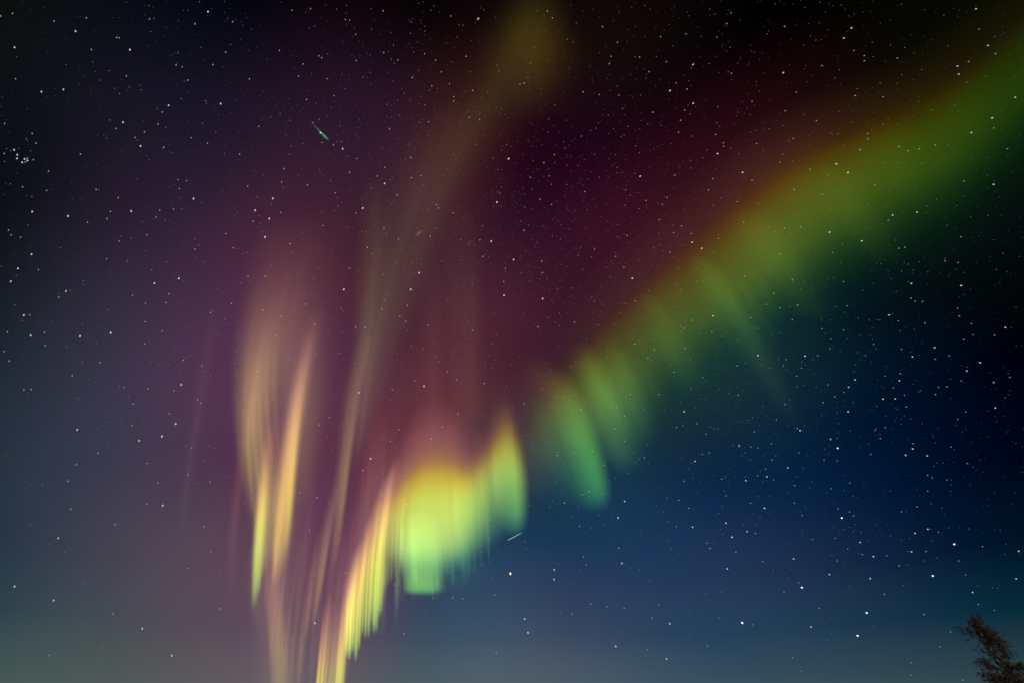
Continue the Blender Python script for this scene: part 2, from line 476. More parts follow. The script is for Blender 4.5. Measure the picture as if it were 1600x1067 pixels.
ray(A, [(801, 838, 26), (797, 760, 30), (783, 615, 34)], [O0, (.08, (.01, .06, .03)), (.2, (.06, .26, .06)), (.4, (.2, .46, .06)), (.54, (.26, .40, .02)), (.65, (.20, .17, .0)), (.75, (.08, .045, .0)), (.87, (.015, .008, .002)), O1], SOFTR, (3, .5, .08), 'lobe')
ray(A, [(706, 925, 60), (704, 895, 75), (700, 850, 80)], [O0, (.3, (.003, .018, .01)), (.6, (.008, .045, .02)), O1], BELL, (7, .3, .4), 'lower_glow', foot=.12)
ray(A, [(728, 915, 9), (725, 870, 12), (722, 830, 14)], [O0, (.3, (.005, .03, .01)), (.6, (.01, .05, .015)), O1], BELL, None, 'lower_glow')

# --- bright striped rays between the patch and the pink haze: a close row of thin rays with a ragged lower edge
A = thing('aurora_curtain', base_of(560, 1020), 'tight bundle of bright lemon-yellow rays just beside the square green patch', 'aurora', 'aurora bands and rays in the night sky')
R = random.Random(21)
yv = [O0, (.05, (.05, .10, .02)), (.14, (.34, .48, .04)), (.27, (.56, .62, .05)), (.42, (.6, .58, .05)), (.56, (.52, .38, .05)), (.7, (.30, .16, .05)), (.84, (.12, .05, .03)), O1]
FX = [541, 546, 551, 556, 561, 566, 571, 576, 580, 584, 588, 592, 596, 600, 605, 611, 618, 625]
FY = [1034, 1030, 1026, 1030, 1018, 1003, 998, 994, 980, 984, 985, 975, 962, 925, 925, 920, 905, 900]
TY = [860, 850, 838, 820, 805, 790, 775, 762, 752, 744, 736, 728, 722, 716, 712, 712, 712, 715]
GG = [.9, 1.05, .85, .95, .75, .55, .75, .8, .55, .8, .95, 1.0, .7, .42, .38, .3, .34, .3]
for x, y, ty, g in zip(FX, FY, TY, GG):
    y += R.uniform(-8, 8)
    ln = y - ty
    w = R.uniform(5.5, 7.5)
    ray(A, [(x - .5, y, w * .75), (x + ln * .018, y - ln * .5, w), (x + ln * .075 + 1, ty, w * 1.7)], [(p, K(c, g)) for p, c in yv], BELL, (2, 1, .15), foot=.05, head=.15, thick=120)
for x, y, ty, g in ((490, 1180, 940, .75), (495, 1190, 925, .9), (501, 1180, 940, .6), (507, 1190, 950, .42), (513, 1180, 940, .45), (519, 1180, 900, .75), (525, 1160, 890, .9), (531, 1140, 885, .5)):
    ln = y - ty
    w = R.uniform(5, 7.5)
    ray(A, [(x, y, w * .8), (x + ln * .03, y - ln * .5, w), (x + ln * .08, ty, w * 1.6)], [(p, K(c, g)) for p, c in yv], BELL, (2, 1, .15), foot=.05, head=.15, thick=120)
for k in range(8):
    x = R.uniform(560, 640)
    y = np.interp(x, [560, 600, 640], [1070, 985, 930]) + R.uniform(-15, 20)
    ln = R.uniform(70, 130)
    ray(A, [(x, y, 4), (x + 2, y - ln * .5, 6), (x + 4, y - ln, 8)], [O0, (.4, (.02, .035, .012)), (.7, (.05, .08, .015)), O1], BELL, None, 'fringe', thick=80)
hv = [O0, (.15, (.05, .03, .015)), (.4, (.14, .07, .04)), (.65, (.13, .05, .035)), (.85, (.05, .012, .012)), O1]
curtain('pink_haze', A, [(480, 1150, 530, 820, 0), (498, 1150, 538, 800, .6), (530, 1100, 556, 760, .75), (556, 1010, 572, 690, .95), (572, 950, 588, 650, .9), (600, 900, 608, 635, .45), (625, 880, 632, 640, 0)], hv, (12, .5, .3), 500, nv=24)

# --- the tan and yellow curtain of tall rays
A = thing('aurora_curtain', base_of(430, 1000), 'tall tan and yellow aurora curtain with two bright stripes in the purple sky', 'aurora', 'aurora bands and rays in the night sky')
SOFT = ((-1, 0), (-.85, .05), (-.65, .3), (-.42, .8), (-.2, 1), (.1, .9), (.4, .55), (.7, .2), (1, 0))
tv = [O0, (.08, (.04, .03, .01)), (.2, (.16, .11, .03)), (.36, (.25, .155, .05)), (.5, (.22, .128, .052)), (.62, (.14, .074, .036)), (.74, (.07, .033, .02)), (.86, (.025, .01, .008)), O1]
ray(A, [(404, 830, 18), (398, 740, 28), (398, 650, 38), (410, 560, 52), (430, 470, 68), (456, 340, 84)], tv, SOFT, (5, .6, .15), 'veil', foot=.04, head=.1)
ray(A, [(470, 800, 24), (470, 670, 40), (474, 560, 56), (484, 380, 80)], [(p, K(c, .45)) for p, c in tv], SOFT, (5, .5, .2), 'veil', foot=.04, head=.1)
for x, ym, g in ((388, 690, .35), (396, 660, .5), (405, 640, .35), (416, 610, .3), (428, 600, .25)):
    ray(A, [(x + 10, ym + 130, 5), (x, ym, 9), (x + 8, ym - 90, 12), (x + 28, ym - 190, 16)], [(p, K(c, g)) for p, c in tv], BELL, None, foot=.05, head=.15, thick=120)
gv = [O0, (.06, (.07, .11, .03)), (.16, (.30, .38, .05)), (.35, (.5, .5, .06)), (.52, (.46, .33, .06)), (.68, (.25, .13, .04)), (.84, (.08, .03, .015)), O1]
for x, y, ty, w, g in ((395, 955, 720, 7, .5), (399, 945, 690, 9, .75), (404, 930, 670, 9, .8), (409, 905, 650, 9, .6), (414, 892, 660, 9, .42), (420, 880, 650, 10, .26), (426, 880, 650, 10, .2)):
    ln = y - ty
    ray(A, [(x, y, w * .7), (x + 3, y - ln * .35, w), (x + 8, y - ln * .7, w * 1.3), (x + 14, ty, w * 2)], [(p, K(c, g)) for p, c in gv], BELL, (2, 1, .15), foot=.05, head=.12, thick=120)
bv_ = [O0, (.07, (.12, .08, .02)), (.15, (.50, .35, .04)), (.26, (.70, .46, .05)), (.4, (.52, .32, .055)), (.56, (.30, .16, .05)), (.72, (.15, .07, .032)), (.86, (.05, .02, .012)), O1]
for x, y, ty, w, g in ((428, 925, 600, 8, .4), (432, 918, 560, 9, .55), (437, 912, 520, 9, .58), (442, 905, 500, 10, .55), (447, 890, 490, 10, .62), (451, 868, 480, 9, .55), (455, 845, 480, 9, .3)):
    ln = y - ty
    ray(A, [(x - 2, y, w * .7), (x + ln * .014, y - ln * .35, w * 1.2), (x + ln * .055, y - ln * .7, w * 1.9), (x + ln * .115, ty, w * 2.8)], [(p, K(c, g)) for p, c in bv_], BELL, (2, 1, .12), foot=.05, head=.12, thick=120)
hl = [O0, (.15, (.1, .075, .02)), (.4, (.2, .14, .03)), (.65, (.14, .07, .04)), (.85, (.06, .025, .02)), O1]
for x, w, g in ((424, 8, .4), (429, 9, .7), (435, 9, .85), (441, 9, .75), (447, 9, .5), (455, 9, .25)):
    ray(A, [(x + 3, 1140, w), (x + 1, 1030, w), (x - 7, 930, w), (x - 9, 830, w * 1.2)], [(p, K(c, g)) for p, c in hl], BELL, (2, 1, .2), 'fringe', foot=.05, head=.15, thick=120)
ray(A, [(412, 1010, 16), (402, 945, 17), (398, 850, 16)], [O0, (.4, (.02, .03, .012)), (.7, (.06, .07, .015)), O1], BELL, None, 'fringe', head=.15)
ray(A, [(432, 1140, 46), (436, 900, 54), (446, 740, 60), (470, 560, 66), (505, 330, 70)], [O0, (.12, (.06, .032, .02)), (.3, (.11, .055, .032)), (.5, (.14, .065, .038)), (.68, (.10, .042, .03)), (.84, (.03, .011, .01)), O1], SOFT, (9, .4, .3), 'pink_haze', foot=.05, head=.1)
ray(A, [(360, 930, 12), (368, 800, 14), (386, 640, 18)], [O0, (.3, (.03, .012, .010)), (.6, (.06, .028, .016)), O1], BELL, None, 'fringe')
for k in range(12):
    x = R.uniform(404, 520)
    y = np.interp(x, [398, 430, 470, 520], [960, 1060, 1080, 1020]) + R.uniform(-110, 40)
    ln = R.uniform(150, 330)
    ray(A, [(x, y, R.uniform(4, 7)), (x + ln * .05, y - ln * .5, R.uniform(5, 10)), (x + ln * .13, y - ln, R.uniform(7, 13))], [O0, (.2, K((.05, .033, .014), R.uniform(.4, 1))), (.5, K((.07, .04, .018), R.uniform(.4, 1))), (.75, (.025, .012, .008)), O1], BELL, None, thick=80)

# --- the thin middle ray and the long olive streak above it
A = thing('aurora_ray', base_of(500, 960), 'thin dull tan ray standing alone between the two yellow ray bundles', 'aurora', 'aurora bands and rays in the night sky')
mv = [O0, (.12, (.07, .042, .012)), (.3, (.19, .125, .036)), (.5, (.17, .11, .037)), (.75, (.08, .048, .025)), O1]
ray(A, [(520, 890, 10), (527, 810, 12), (538, 710, 14), (552, 600, 20), (572, 520, 26)], mv, RIGHT, (3, .5, .2))
ray(A, [(487, 985, 6), (497, 910, 9), (511, 820, 13), (524, 760, 15)], [(p, K(c, .85)) for p, c in mv], RIGHT, (3, .5, .2))
ray(A, [(478, 1000, 7), (486, 920, 9), (500, 830, 14)], [(p, K(c, .5)) for p, c in mv], BELL, (3, .5, .2))
ray(A, [(465, 1100, 12), (472, 1000, 13), (488, 870, 16)], [(p, K(c, .35)) for p, c in mv], BELL, (3, .5, .2))

A = thing('aurora_streak', base_of(545, 700), 'faint olive brown streak climbing from the thin tan ray to the amber spot', 'aurora', 'aurora bands and rays in the night sky')
sv = [O0, (.15, (.02, .018, .01)), (.4, (.05, .045, .02)), (.7, (.04, .032, .014)), O1]
ray(A, [(556, 730, 20), (585, 560, 40), (622, 420, 62), (668, 290, 80), (720, 160, 90)], [O0, (.15, (.03, .025, .012)), (.32, (.05, .042, .021)), (.5, (.040, .029, .013)), (.7, (.022, .014, .004)), (.88, (.010, .006, .001)), O1], SOFT, (5, .6, .35), 'lower_sheet', foot=.12, head=.15)
ray(A, [(560, 700, 18), (575, 500, 32), (588, 280, 42)], [(p, K(c, .7)) for p, c in sv], BELL, (4, .5, .2), 'lower_sheet')
ray(A, [(640, 380, 70), (715, 230, 85), (790, 110, 95), (850, -40, 90)], [O0, (.2, (.014, .008, .002)), (.45, (.028, .018, .005)), (.7, (.024, .016, .003)), O1], BELL, (3, .6, .25), 'upper_sheet', foot=.3)

A = thing('aurora_spot', base_of(835, 160), 'round amber spot of aurora high up near the top edge', 'aurora', 'aurora bands and rays in the night sky')
ray(A, [(832, 190, 95), (834, 80, 90), (836, -20, 85)], [O0, (.2, (.008, .005, .0005)), (.4, (.03, .018, .001)), (.6, (.042, .026, .001)), (.8, (.012, .008, .0005)), O1], BELL, None, 'spot', foot=.25)

# --- faint red-brown and mauve rays
A = thing('aurora_ray', base_of(700, 650), 'faint reddish ray in the crimson sky above the bright green patch', 'aurora', 'aurora bands and rays in the night sky')
rv = [O0, (.25, (.04, .012, .008)), (.5, (.04, .018, .008)), (.75, (.022, .01, .004)), O1]
ray(A, [(722, 770, 36), (716, 560, 44), (715, 320, 52)], rv, RIGHT, (3, .4, .2))
ray(A, [(665, 740, 25), (668, 580, 28), (672, 400, 30)], [(p, K(c, .6)) for p, c in rv], RIGHT, None)
A = thing('aurora_ray', base_of(295, 800), 'faint narrow mauve ray alone in the purple sky beside the tan curtain', 'aurora', 'aurora bands and rays in the night sky')
ray(A, [(282, 840, 10), (302, 690, 15), (338, 470, 22)], [O0, (.3, (.018, .012, .008)), (.6, (.018, .01, .004)), O1], BELL, None)


# ------------------------------------------------------------------ stars
STAR_R = 200000.0
POLE = sky_dir(1309, 700)          # the sky's fixed point
TILES = """0 0|338,134,2 472,197,3 540,114,2 78,86,2 91,298,3 97,495,2 259,575,3 396,561,3 571,312,2 812,313,3 729,236,2 745,238,2 790,476,2 769,766,3 686,752,1 724,805,2 903,826,2 844,862,2 860,879,1 878,915,3 1023,923,2 1054,660,3 1014,702,2 983,681,1 988,777,2 1036,798,1 1300,75,3 1219,151,2 1454,138,2 1331,406,2 1379,649,3 1174,503,2 1151,509,1 1101,408,2 1139,420,2 1409,328,2 1442,280,1 936,120,2 962,116,1 943,200,1 930,38,1 1247,13,1 1559,495,2 1134,618,1 1290,648,1 1283,632,1 1195,863,2 1297,897,2 1349,826,1 1266,772,1 503,965,2 29,774,2 201,836,2 226,897,2 681,443,1 626,503,1 579,391,1 716,554,1 747,587,1 808,545,1 883,563,1 1498,965,2 1256,298,1 1112,333,1 411,405,1 1402,963,1 4,102,2
400 0|341,56,2 225,66,2 794,70,2 559,124,2 585,127,2 623,218,2 366,164,1 146,317,2 295,402,2 266,477,2 443,494,2 627,380,2 886,377,2 865,398,1 845,376,1 798,331,2 859,284,1 393,351,2 411,363,2 448,340,1 713,454,1 669,484,1 489,600,2 316,624,2 373,644,1 356,768,2 17,792,2 404,832,3 542,932,3 484,907,2 414,893,2 530,888,1 505,888,1 631,993,2 576,978,1 806,1048,2 176,1056,2 967,987,2 834,808,2 820,653,1 1079,763,2 1021,769,1 1056,658,1 1158,451,2 1015,443,1 977,487,2 1099,538,2 1209,526,2 1354,567,2 1236,606,2 1236,634,2 1123,378,2 1054,338,2 1313,354,2 1258,234,1 1389,119,3 1217,103,2 1340,451,1 1333,736,2 1397,750,2 1508,406,1 1519,446,1 1579,994,3 1482,989,1 1233,967,1 1372,905,1 1566,907,1 217,913,1 291,899,1 208,967,1 92,732,1 151,712,1 213,754,1 396,748,1 925,583,1 885,628,1 897,723,1 842,205,1 971,141,1 1055,197,1 966,211,1 1111,38,1 1093,67,1 1424,62,1 1294,160,1 720,57,1 722,184,1 503,60,1 566,36,1 1448,574,1 962,902,1 934,996,1 986,327,1
800 0|221,72,2 252,114,2 566,169,2 402,147,1 659,266,2 1086,214,2 929,231,2 1132,405,3 1122,427,1 965,388,2 857,450,2 902,356,1 797,359,2 770,356,1 620,354,2 608,400,2 347,247,1 384,265,1 141,296,1 115,397,1 50,529,2 76,521,2 100,486,1 444,576,2 545,593,2 668,596,2 659,541,1 803,597,1 987,568,3 1027,520,2 1094,558,2 1132,647,3 1079,690,2 1054,754,2 880,703,2 1371,460,2 1351,451,1 1342,150,2 1369,83,2 1281,234,2 829,37,1 1362,297,1 1287,668,1 1501,636,2 1412,702,1 1488,719,1 1283,770,1 1298,792,1 1273,843,2 1321,895,2 1323,916,2 1285,962,3 1219,940,1 1529,899,2 1525,817,1 1125,853,1 1041,829,2 847,778,1 933,787,1 724,792,1 491,818,1 525,803,1 434,853,1 602,723,1 690,680,1 225,827,1 265,969,2 199,1019,2 344,1036,1 332,928,1 322,888,1 795,956,1 773,914,1 266,659,1 701,847,1 681,856,1 516,968,1 648,968,1 628,1040,1 656,1049,1 1192,988,1 1117,1008,1 1118,1052,1 1370,930,1 1418,963,1 1235,399,1 1498,323,1 1595,214,1 229,745,1 1113,714,1
1200 0|104,167,2 522,177,3 474,240,3 538,318,2 602,350,2 602,382,2 657,356,1 337,412,2 95,456,3 809,365,2 419,490,1 446,438,1 176,577,2 108,695,2 224,719,1 303,756,2 93,787,1 557,556,1 544,598,2 720,606,2 1300,58,3 1319,184,2 1374,286,3 1417,231,1 1422,337,2 1184,415,3 1193,465,3 1254,387,2 1127,289,1 1099,98,1 836,468,1 701,520,1 804,524,1 960,437,1 1545,610,3 1401,739,3 1411,802,2 1271,830,3 1497,932,2 1025,688,1 939,636,1 751,744,1 813,783,1 718,778,1 623,837,2 624,870,2 577,938,2 392,832,1 438,839,1 158,867,2 130,883,1 820,918,2 874,945,2 946,932,2 1046,909,2 1127,903,1 725,1020,1 813,1020,1 964,1022,1 427,1026,3 261,1060,2 73,1016,2 158,1009,1 199,1003,1 93,966,1 45,25,1 326,16,1 459,34,1 834,28,1 230,48,1 266,226,1 652,267,1 855,299,1 222,283,1 1361,477,1 1243,517,1 1189,694,1 522,766,1 8,808,1 1168,658,1 299,253,1
0 267|304,4,2 141,102,2 292,124,2 65,83,1 198,162,1 201,257,3 425,284,3 547,323,2 601,118,2 617,120,1 690,255,2 668,300,2 739,169,2 820,253,3 976,291,2 998,248,2 1084,241,2 1137,239,1 1209,175,3 1112,56,2 1166,63,2 1121,112,2 1261,201,1 1032,309,1 1548,97,2 1595,248,3 1582,317,2 53,372,2 69,402,2 128,417,2 174,340,1 197,523,3 112,611,3 240,619,2 105,656,1 67,692,3 378,482,1 745,440,2 756,408,1 819,423,1 918,401,2 912,502,1 666,551,2 799,558,1 794,570,1 1041,571,1 947,622,1 965,704,3 1118,674,3 1055,770,2 1037,825,2 909,828,2 828,779,2 412,753,3 440,748,1 367,791,2 149,903,3 186,901,2 93,840,1 141,937,1 46,1008,2 192,1030,3 277,1011,2 326,948,1 500,1034,3 692,1013,3 907,944,2 676,869,1 1012,1002,2 1160,985,1 1315,887,2 1327,873,1 1411,394,2 1217,428,1 1218,491,2 1244,466,1 1457,482,2 1544,510,1 1518,519,1 1230,545,1 1276,571,1 1550,661,2 1561,696,1 1509,702,1 1447,831,2 1415,958,1 1486,1034,1 1361,737,1 1334,1020,1 1364,1020,1 1402,930,1 520,688,1 513,963,1 1468,284,1 8,597,1
400 267|585,11,2 322,89,2 467,63,1 160,72,2 168,105,1 105,174,3 156,262,2 83,300,3 57,415,3 38,382,1 27,330,1 6,164,1 19,283,1 97,211,1 494,139,2 507,170,1 513,219,1 667,234,3 626,265,2 759,34,2 804,80,3 720,108,1 882,152,2 972,45,2 1033,32,2 418,344,2 410,258,1 212,456,2 800,357,2 793,373,1 891,427,2 816,396,1 696,480,2 686,471,1 660,378,1 583,610,2 549,742,3 1089,410,2 1139,234,2 1128,213,2 1233,265,2 1506,197,3 1533,223,1 1399,433,2 1470,441,3 1333,449,1 1419,536,2 1019,639,3 966,742,3 978,746,1 794,648,1 1558,611,2 1558,627,1 1549,694,2 1550,779,3 1349,685,1 1352,706,1 309,834,2 159,912,2 41,873,2 63,862,1 25,902,1 367,962,2 122,1028,2 391,606,1 57,660,2 530,862,1 544,876,1 622,978,2 681,980,2 699,903,1 787,864,2 899,912,2 936,942,2 946,843,2 829,774,1 802,807,1 1077,965,2 1352,997,2 1327,945,1 1333,1054,1 1487,893,1 1506,1024,1 1529,144,1 1509,134,1 1534,103,1 97,594,1 183,572,1 227,512,1 360,676,1 730,519,1 881,583,1 980,581,1 1033,556,1 1161,566,1 1367,464,1 1281,434,1 451,999,1 349,778,1 1126,360,1 1415,346,1 945,999,1 1071,246,1 1041,246,1
800 267|115,42,2 231,33,2 246,87,1 456,131,2 124,118,1 175,179,2 247,212,2 79,229,1 343,87,1 545,42,1 801,35,3 770,19,1 708,121,1 739,153,1 838,187,2 969,169,2 940,212,2 706,216,1 792,240,1 920,307,2 1005,337,1 1059,346,2 1018,27,2 1255,50,2 1441,11,3 1500,61,2 1228,121,2 1307,172,1 1408,194,2 1257,219,1 1077,246,1 1449,323,2 1290,424,2 1126,448,3 1121,393,2 1010,388,2 1186,486,3 1261,508,1 987,508,2 924,465,1 886,481,1 648,535,2 719,406,2 662,411,1 661,338,1 516,491,2 497,540,1 430,479,1 411,529,1 252,409,1 302,428,1 154,450,1 74,373,2 103,342,1 56,317,1 10,556,3 186,566,2 190,637,2 340,600,1 440,619,1 699,604,2 791,556,1 300,686,1 191,800,3 284,738,1 374,734,1 250,812,1 219,676,1 752,673,3 855,751,1 771,815,2 707,831,1 672,888,1 498,793,1 517,817,1 296,891,1 228,918,1 391,946,2 269,945,1 294,969,1 464,1052,1 545,965,1 526,962,1 639,961,1 160,975,2 170,985,1 1193,686,1 1152,612,1 1156,690,1 1028,721,1 1057,742,1 1033,764,1 980,796,1 1017,851,1 920,858,1 956,915,1 1129,935,2 1257,907,3 1249,1006,2 1245,785,1 1455,659,2 1492,919,2 1590,835,2 1560,685,1 1557,503,1 1077,985,2 1063,1005,1 1051,973,1 1085,914,1 1175,1021,1 893,1054,1 901,986,1 1311,1036,1 1409,1063,1 1526,984,1 1544,986,1 1465,436,1 1538,206,1 1341,883,1 1281,805,1
1200 267|500,12,3 164,119,2 340,148,2 380,32,1 669,90,2 419,129,1 624,213,1 392,246,1 169,279,1 931,260,3 779,278,3 751,311,2 713,333,1 1410,86,3 1224,65,2 1224,161,1 1053,179,1 995,223,1 1179,220,1 1375,279,1 385,385,3 102,361,2 203,351,2 44,381,1 147,399,1 586,439,3 403,512,2 466,459,1 818,485,2 856,479,2 797,435,1 77,521,2 458,574,1 705,582,1 876,585,1 945,570,1 1107,564,2 1107,549,1 1188,575,2 1205,414,2 1411,432,1 1428,619,1 896,705,3 876,694,1 1207,718,3 152,680,2 152,691,1 471,694,2 410,671,1 378,677,1 277,735,1 204,741,1 228,692,1 8,606,1 36,767,2 186,840,2 76,857,2 138,850,1 152,932,2 336,988,2 334,934,1 388,934,1 424,850,1 494,845,2 757,902,3 775,897,1 814,938,2 699,933,1 683,931,1 894,798,2 920,816,2 966,818,2 981,952,2 1186,860,2 1195,908,2 1271,956,2 1282,1025,2 1223,1055,2 1483,980,3 1521,982,1 1416,1028,2 1551,855,1 393,1053,2 357,1018,1 472,996,2 497,1051,1 572,1028,1 640,1026,1 653,1056,1 633,934,1 564,923,1 825,1001,1 835,628,1 772,676,1 999,633,1 592,747,1 77,1012,1 1120,342,1 1469,517,1 1571,536,1 909,622,1
0 534|26,59,2 57,118,2 283,24,2 415,29,1 601,11,1 905,13,2 514,127,1 625,128,2 451,210,2 149,298,2 194,296,2 773,282,2 745,279,1 924,291,2 831,387,2 490,353,1 803,344,1 939,119,1 991,145,1 1051,144,1 1145,114,2 1190,86,1 1121,180,1 1244,129,1 1261,149,2 1272,184,1 1316,210,1 1132,266,3 1086,304,2 1234,359,2 1254,382,2 1235,495,1 1059,446,2 1098,511,3 1012,590,3 869,616,3 824,522,2 760,485,1 682,501,1 483,548,3 478,766,2 424,869,2 613,694,2 265,895,1 443,1044,2 362,1031,1 920,757,2 968,753,1 1017,1022,3 917,1012,2 987,879,2 1173,827,2 1097,867,1 1223,882,1 1313,876,2 1312,867,1 1417,842,1 1197,663,2 1159,647,1 1305,651,1 1276,744,1 1163,961,1 1262,968,1 1477,59,1 1477,200,1 1522,1009,1 966,656,1 1519,438,1 1479,331,1 150,918,1 1577,925,1 1469,134,1
400 534|13,181,2 204,110,1 136,268,1 523,71,1 643,316,3 619,135,1 419,407,1 460,470,2 393,518,2 488,362,1 256,497,1 202,572,1 444,596,1 476,674,1 128,739,1 420,767,1 498,791,1 668,801,2 716,728,3 380,972,2 274,940,2 313,895,1 242,932,1 454,1000,1 547,517,1 670,464,1 894,546,2 840,620,2 882,661,1 953,758,1 760,841,1 890,851,1 926,836,1 1097,604,2 1164,530,2 1111,538,1 1169,851,1 1332,778,1 1262,450,2 1206,429,1 1252,236,2 1195,186,2 1427,257,2 1434,464,1 1432,150,1 1473,165,1 1050,276,3 993,241,2 851,297,2 1002,356,1 837,359,1 713,227,1 909,149,1 884,74,1 968,22,1 1047,44,1 1121,92,1 1144,120,1 1231,52,1 1254,17,1 1102,17,1 946,1016,2 1397,996,1 1562,736,1 1420,810,1 1555,676,1 1369,628,1 1175,667,1 1596,523,1 1593,138,1 376,78,1 135,1022,1 61,954,1 1566,271,1
800 534|77,384,2 49,91,1 157,204,1 367,155,1 190,294,1 279,342,1 325,341,1 399,336,1 361,361,1 453,374,1 430,420,2 626,333,1 657,407,2 740,327,2 703,463,2 642,540,2 703,618,2 918,328,2 1011,188,2 993,146,1 948,67,1 889,49,2 849,100,2 871,115,1 767,14,2 716,94,1 684,77,1 542,28,1 596,98,1 694,118,1 631,216,1 1084,39,2 1114,108,1 1191,219,2 1286,201,1 1408,148,2 1537,84,3 1562,107,1 1557,143,1 1454,130,1 1294,297,1 1414,332,2 1355,319,1 1211,354,1 1181,351,1 1076,435,3 1145,413,1 1053,377,1 1118,288,1 1029,532,2 1157,509,2 1214,575,2 1260,545,1 1284,541,1 1239,530,1 1068,520,1 1484,487,1 1502,471,1 1437,496,1 1515,560,2 1568,402,1 1420,648,3 1381,646,1 1493,656,2 1537,661,2 1190,700,2 1231,692,2 1144,745,3 1123,757,1 1063,729,1 1108,794,1 1076,869,2 1131,852,1 1310,856,2 1461,865,3 1334,843,1 1535,836,2 1585,794,2 1593,841,3 1488,735,1 1551,808,1 1455,694,1 1327,932,1 1338,960,2 1043,988,2 1106,1038,2 1491,1006,2 1578,1038,3 1540,966,1 704,995,3 589,1028,1 648,847,1 726,818,1 578,769,2 502,682,2 457,652,1 386,694,2 283,708,2 284,685,1 124,652,1 129,675,1 320,763,1 379,767,1 434,794,1 320,832,1 271,873,1 436,884,1 439,953,2 482,934,2 519,937,1 328,1005,2 255,996,1 235,1032,1 417,1028,1 109,1020,1 758,690,1 827,723,2 853,754,1 796,731,1 845,638,1 968,973,1 570,950,1 395,618,1 306,496,1 827,419,1 750,393,1 878,298,1 232,621,1 80,586,1 32,834,1 1316,1028,1 613,724,1 945,1060,1
1200 534|903,93,3 1042,35,3 834,45,2 610,84,2 660,14,2 676,42,1 561,67,1 388,41,2 231,88,3 311,85,2 279,110,1 114,109,2 96,147,2 65,110,1 209,163,2 234,144,1 210,124,1 261,169,1 179,213,2 12,163,1 1326,129,3 1243,180,3 1244,156,1 1132,86,2 1046,107,2 1411,252,3 1511,220,2 1501,198,1 1208,242,2 1421,412,3 1236,437,2 1187,483,2 1118,279,2 1066,282,2 1047,327,2 954,303,1 943,311,1 825,197,2 821,241,3 731,213,2 784,287,2 795,355,3 719,356,3 854,332,2 864,405,2 808,418,1 679,401,1 544,236,3 504,282,3 475,314,2 538,185,1 547,142,1 374,267,2 417,341,2 345,378,2 534,377,1 501,435,3 432,439,1 337,458,1 222,270,1 183,279,1 107,390,2 136,359,1 52,485,2 184,540,2 200,553,3 227,524,1 218,555,1 391,607,3 435,663,4 356,668,1 432,602,1 438,567,1 512,555,1 193,692,2 21,635,2 26,737,2 124,785,3 219,786,1 48,711,1 350,737,2 378,699,1 433,741,2 642,700,2 703,602,2 700,578,1 673,545,2 666,555,1 733,534,2 906,635,2 904,667,3 860,707,3 995,710,3 963,509,1 1030,591,1 1145,656,2 1247,757,2 1283,782,1 1053,754,1 1036,776,1 997,832,2 1026,848,2 1118,861,2 1146,894,1 998,931,2 764,930,1 511,881,2 395,916,2 474,928,1 260,910,1 166,896,2 176,842,1 35,861,2 166,1006,2 438,1042,2 509,1061,2 532,965,1 835,1060,2 932,1030,2 1021,1010,1 1086,1038,1 12,963,1 368,942,1 1142,231,1 892,478,1 852,461,1 300,284,1 1428,496,1 1550,634,1 1482,348,1
0 800|364,161,3 91,463,3 335,550,3 707,632,2 889,726,3 1074,895,3 720,75,2 307,198,1 403,246,1 381,353,1 466,367,1 520,441,1 451,484,1 647,664,1 636,837,1 308,893,2 618,921,1 1036,971,1 1374,602,2 1178,350,2 1318,245,2 1276,91,2 1297,155,1 1372,389,1 1330,390,1 193,75,1 938,467,1 857,279,1 1573,388,1 1535,34,1
400 800|333,113,2 333,126,1 365,231,1 562,378,2 311,404,1 368,692,3 546,537,1 382,312,1 640,260,1 80,488,1 242,489,1 776,606,2 923,224,1 852,368,1 867,453,2 1229,532,2 1293,541,2 1108,534,2 1160,463,1 1493,517,2 1590,383,4 1471,410,1 1415,331,1 1459,311,1 1251,414,1 1517,258,1 1512,233,1 1457,162,1 1479,85,1 1463,42,1 1347,46,1 1353,367,1 926,758,2 1383,785,1 1501,874,2 1052,631,1 220,996,1 383,875,1 1404,247,1 1331,403,1 1246,1005,1 20,281,1 170,150,1 68,104,1
800 800|663,34,3 1337,67,3 1027,89,2 1129,92,3 972,57,1 1470,120,3 1375,155,3 1317,136,1 1522,131,2 1525,77,1 667,223,2 686,318,3 695,321,1 447,279,2 463,330,2 264,359,3 263,419,3 387,452,1 294,324,1 422,86,2 380,30,1 546,17,1 631,23,1 577,73,1 968,180,1 1037,260,1 994,230,1 1219,192,2 1239,224,2 1265,184,1 1399,248,2 1432,274,1 1346,353,3 1568,307,2 1551,32,1 1292,6,1 1213,509,1 493,572,2 594,588,2 701,599,2 651,476,1 374,636,2 549,628,1 305,623,1 79,666,3 100,752,3 916,579,2 873,660,2 986,695,3 1101,632,1 1293,657,1 1439,690,4 1504,702,2 1419,713,1 1530,637,1 685,752,1 648,837,3 631,815,1 573,840,1 846,858,2 966,915,3 1221,836,2 1111,768,1 1272,954,1 50,102,1 85,230,1 80,183,1 805,117,1 747,350,1 797,360,1 863,425,1 1305,497,1 495,101,1 429,359,1
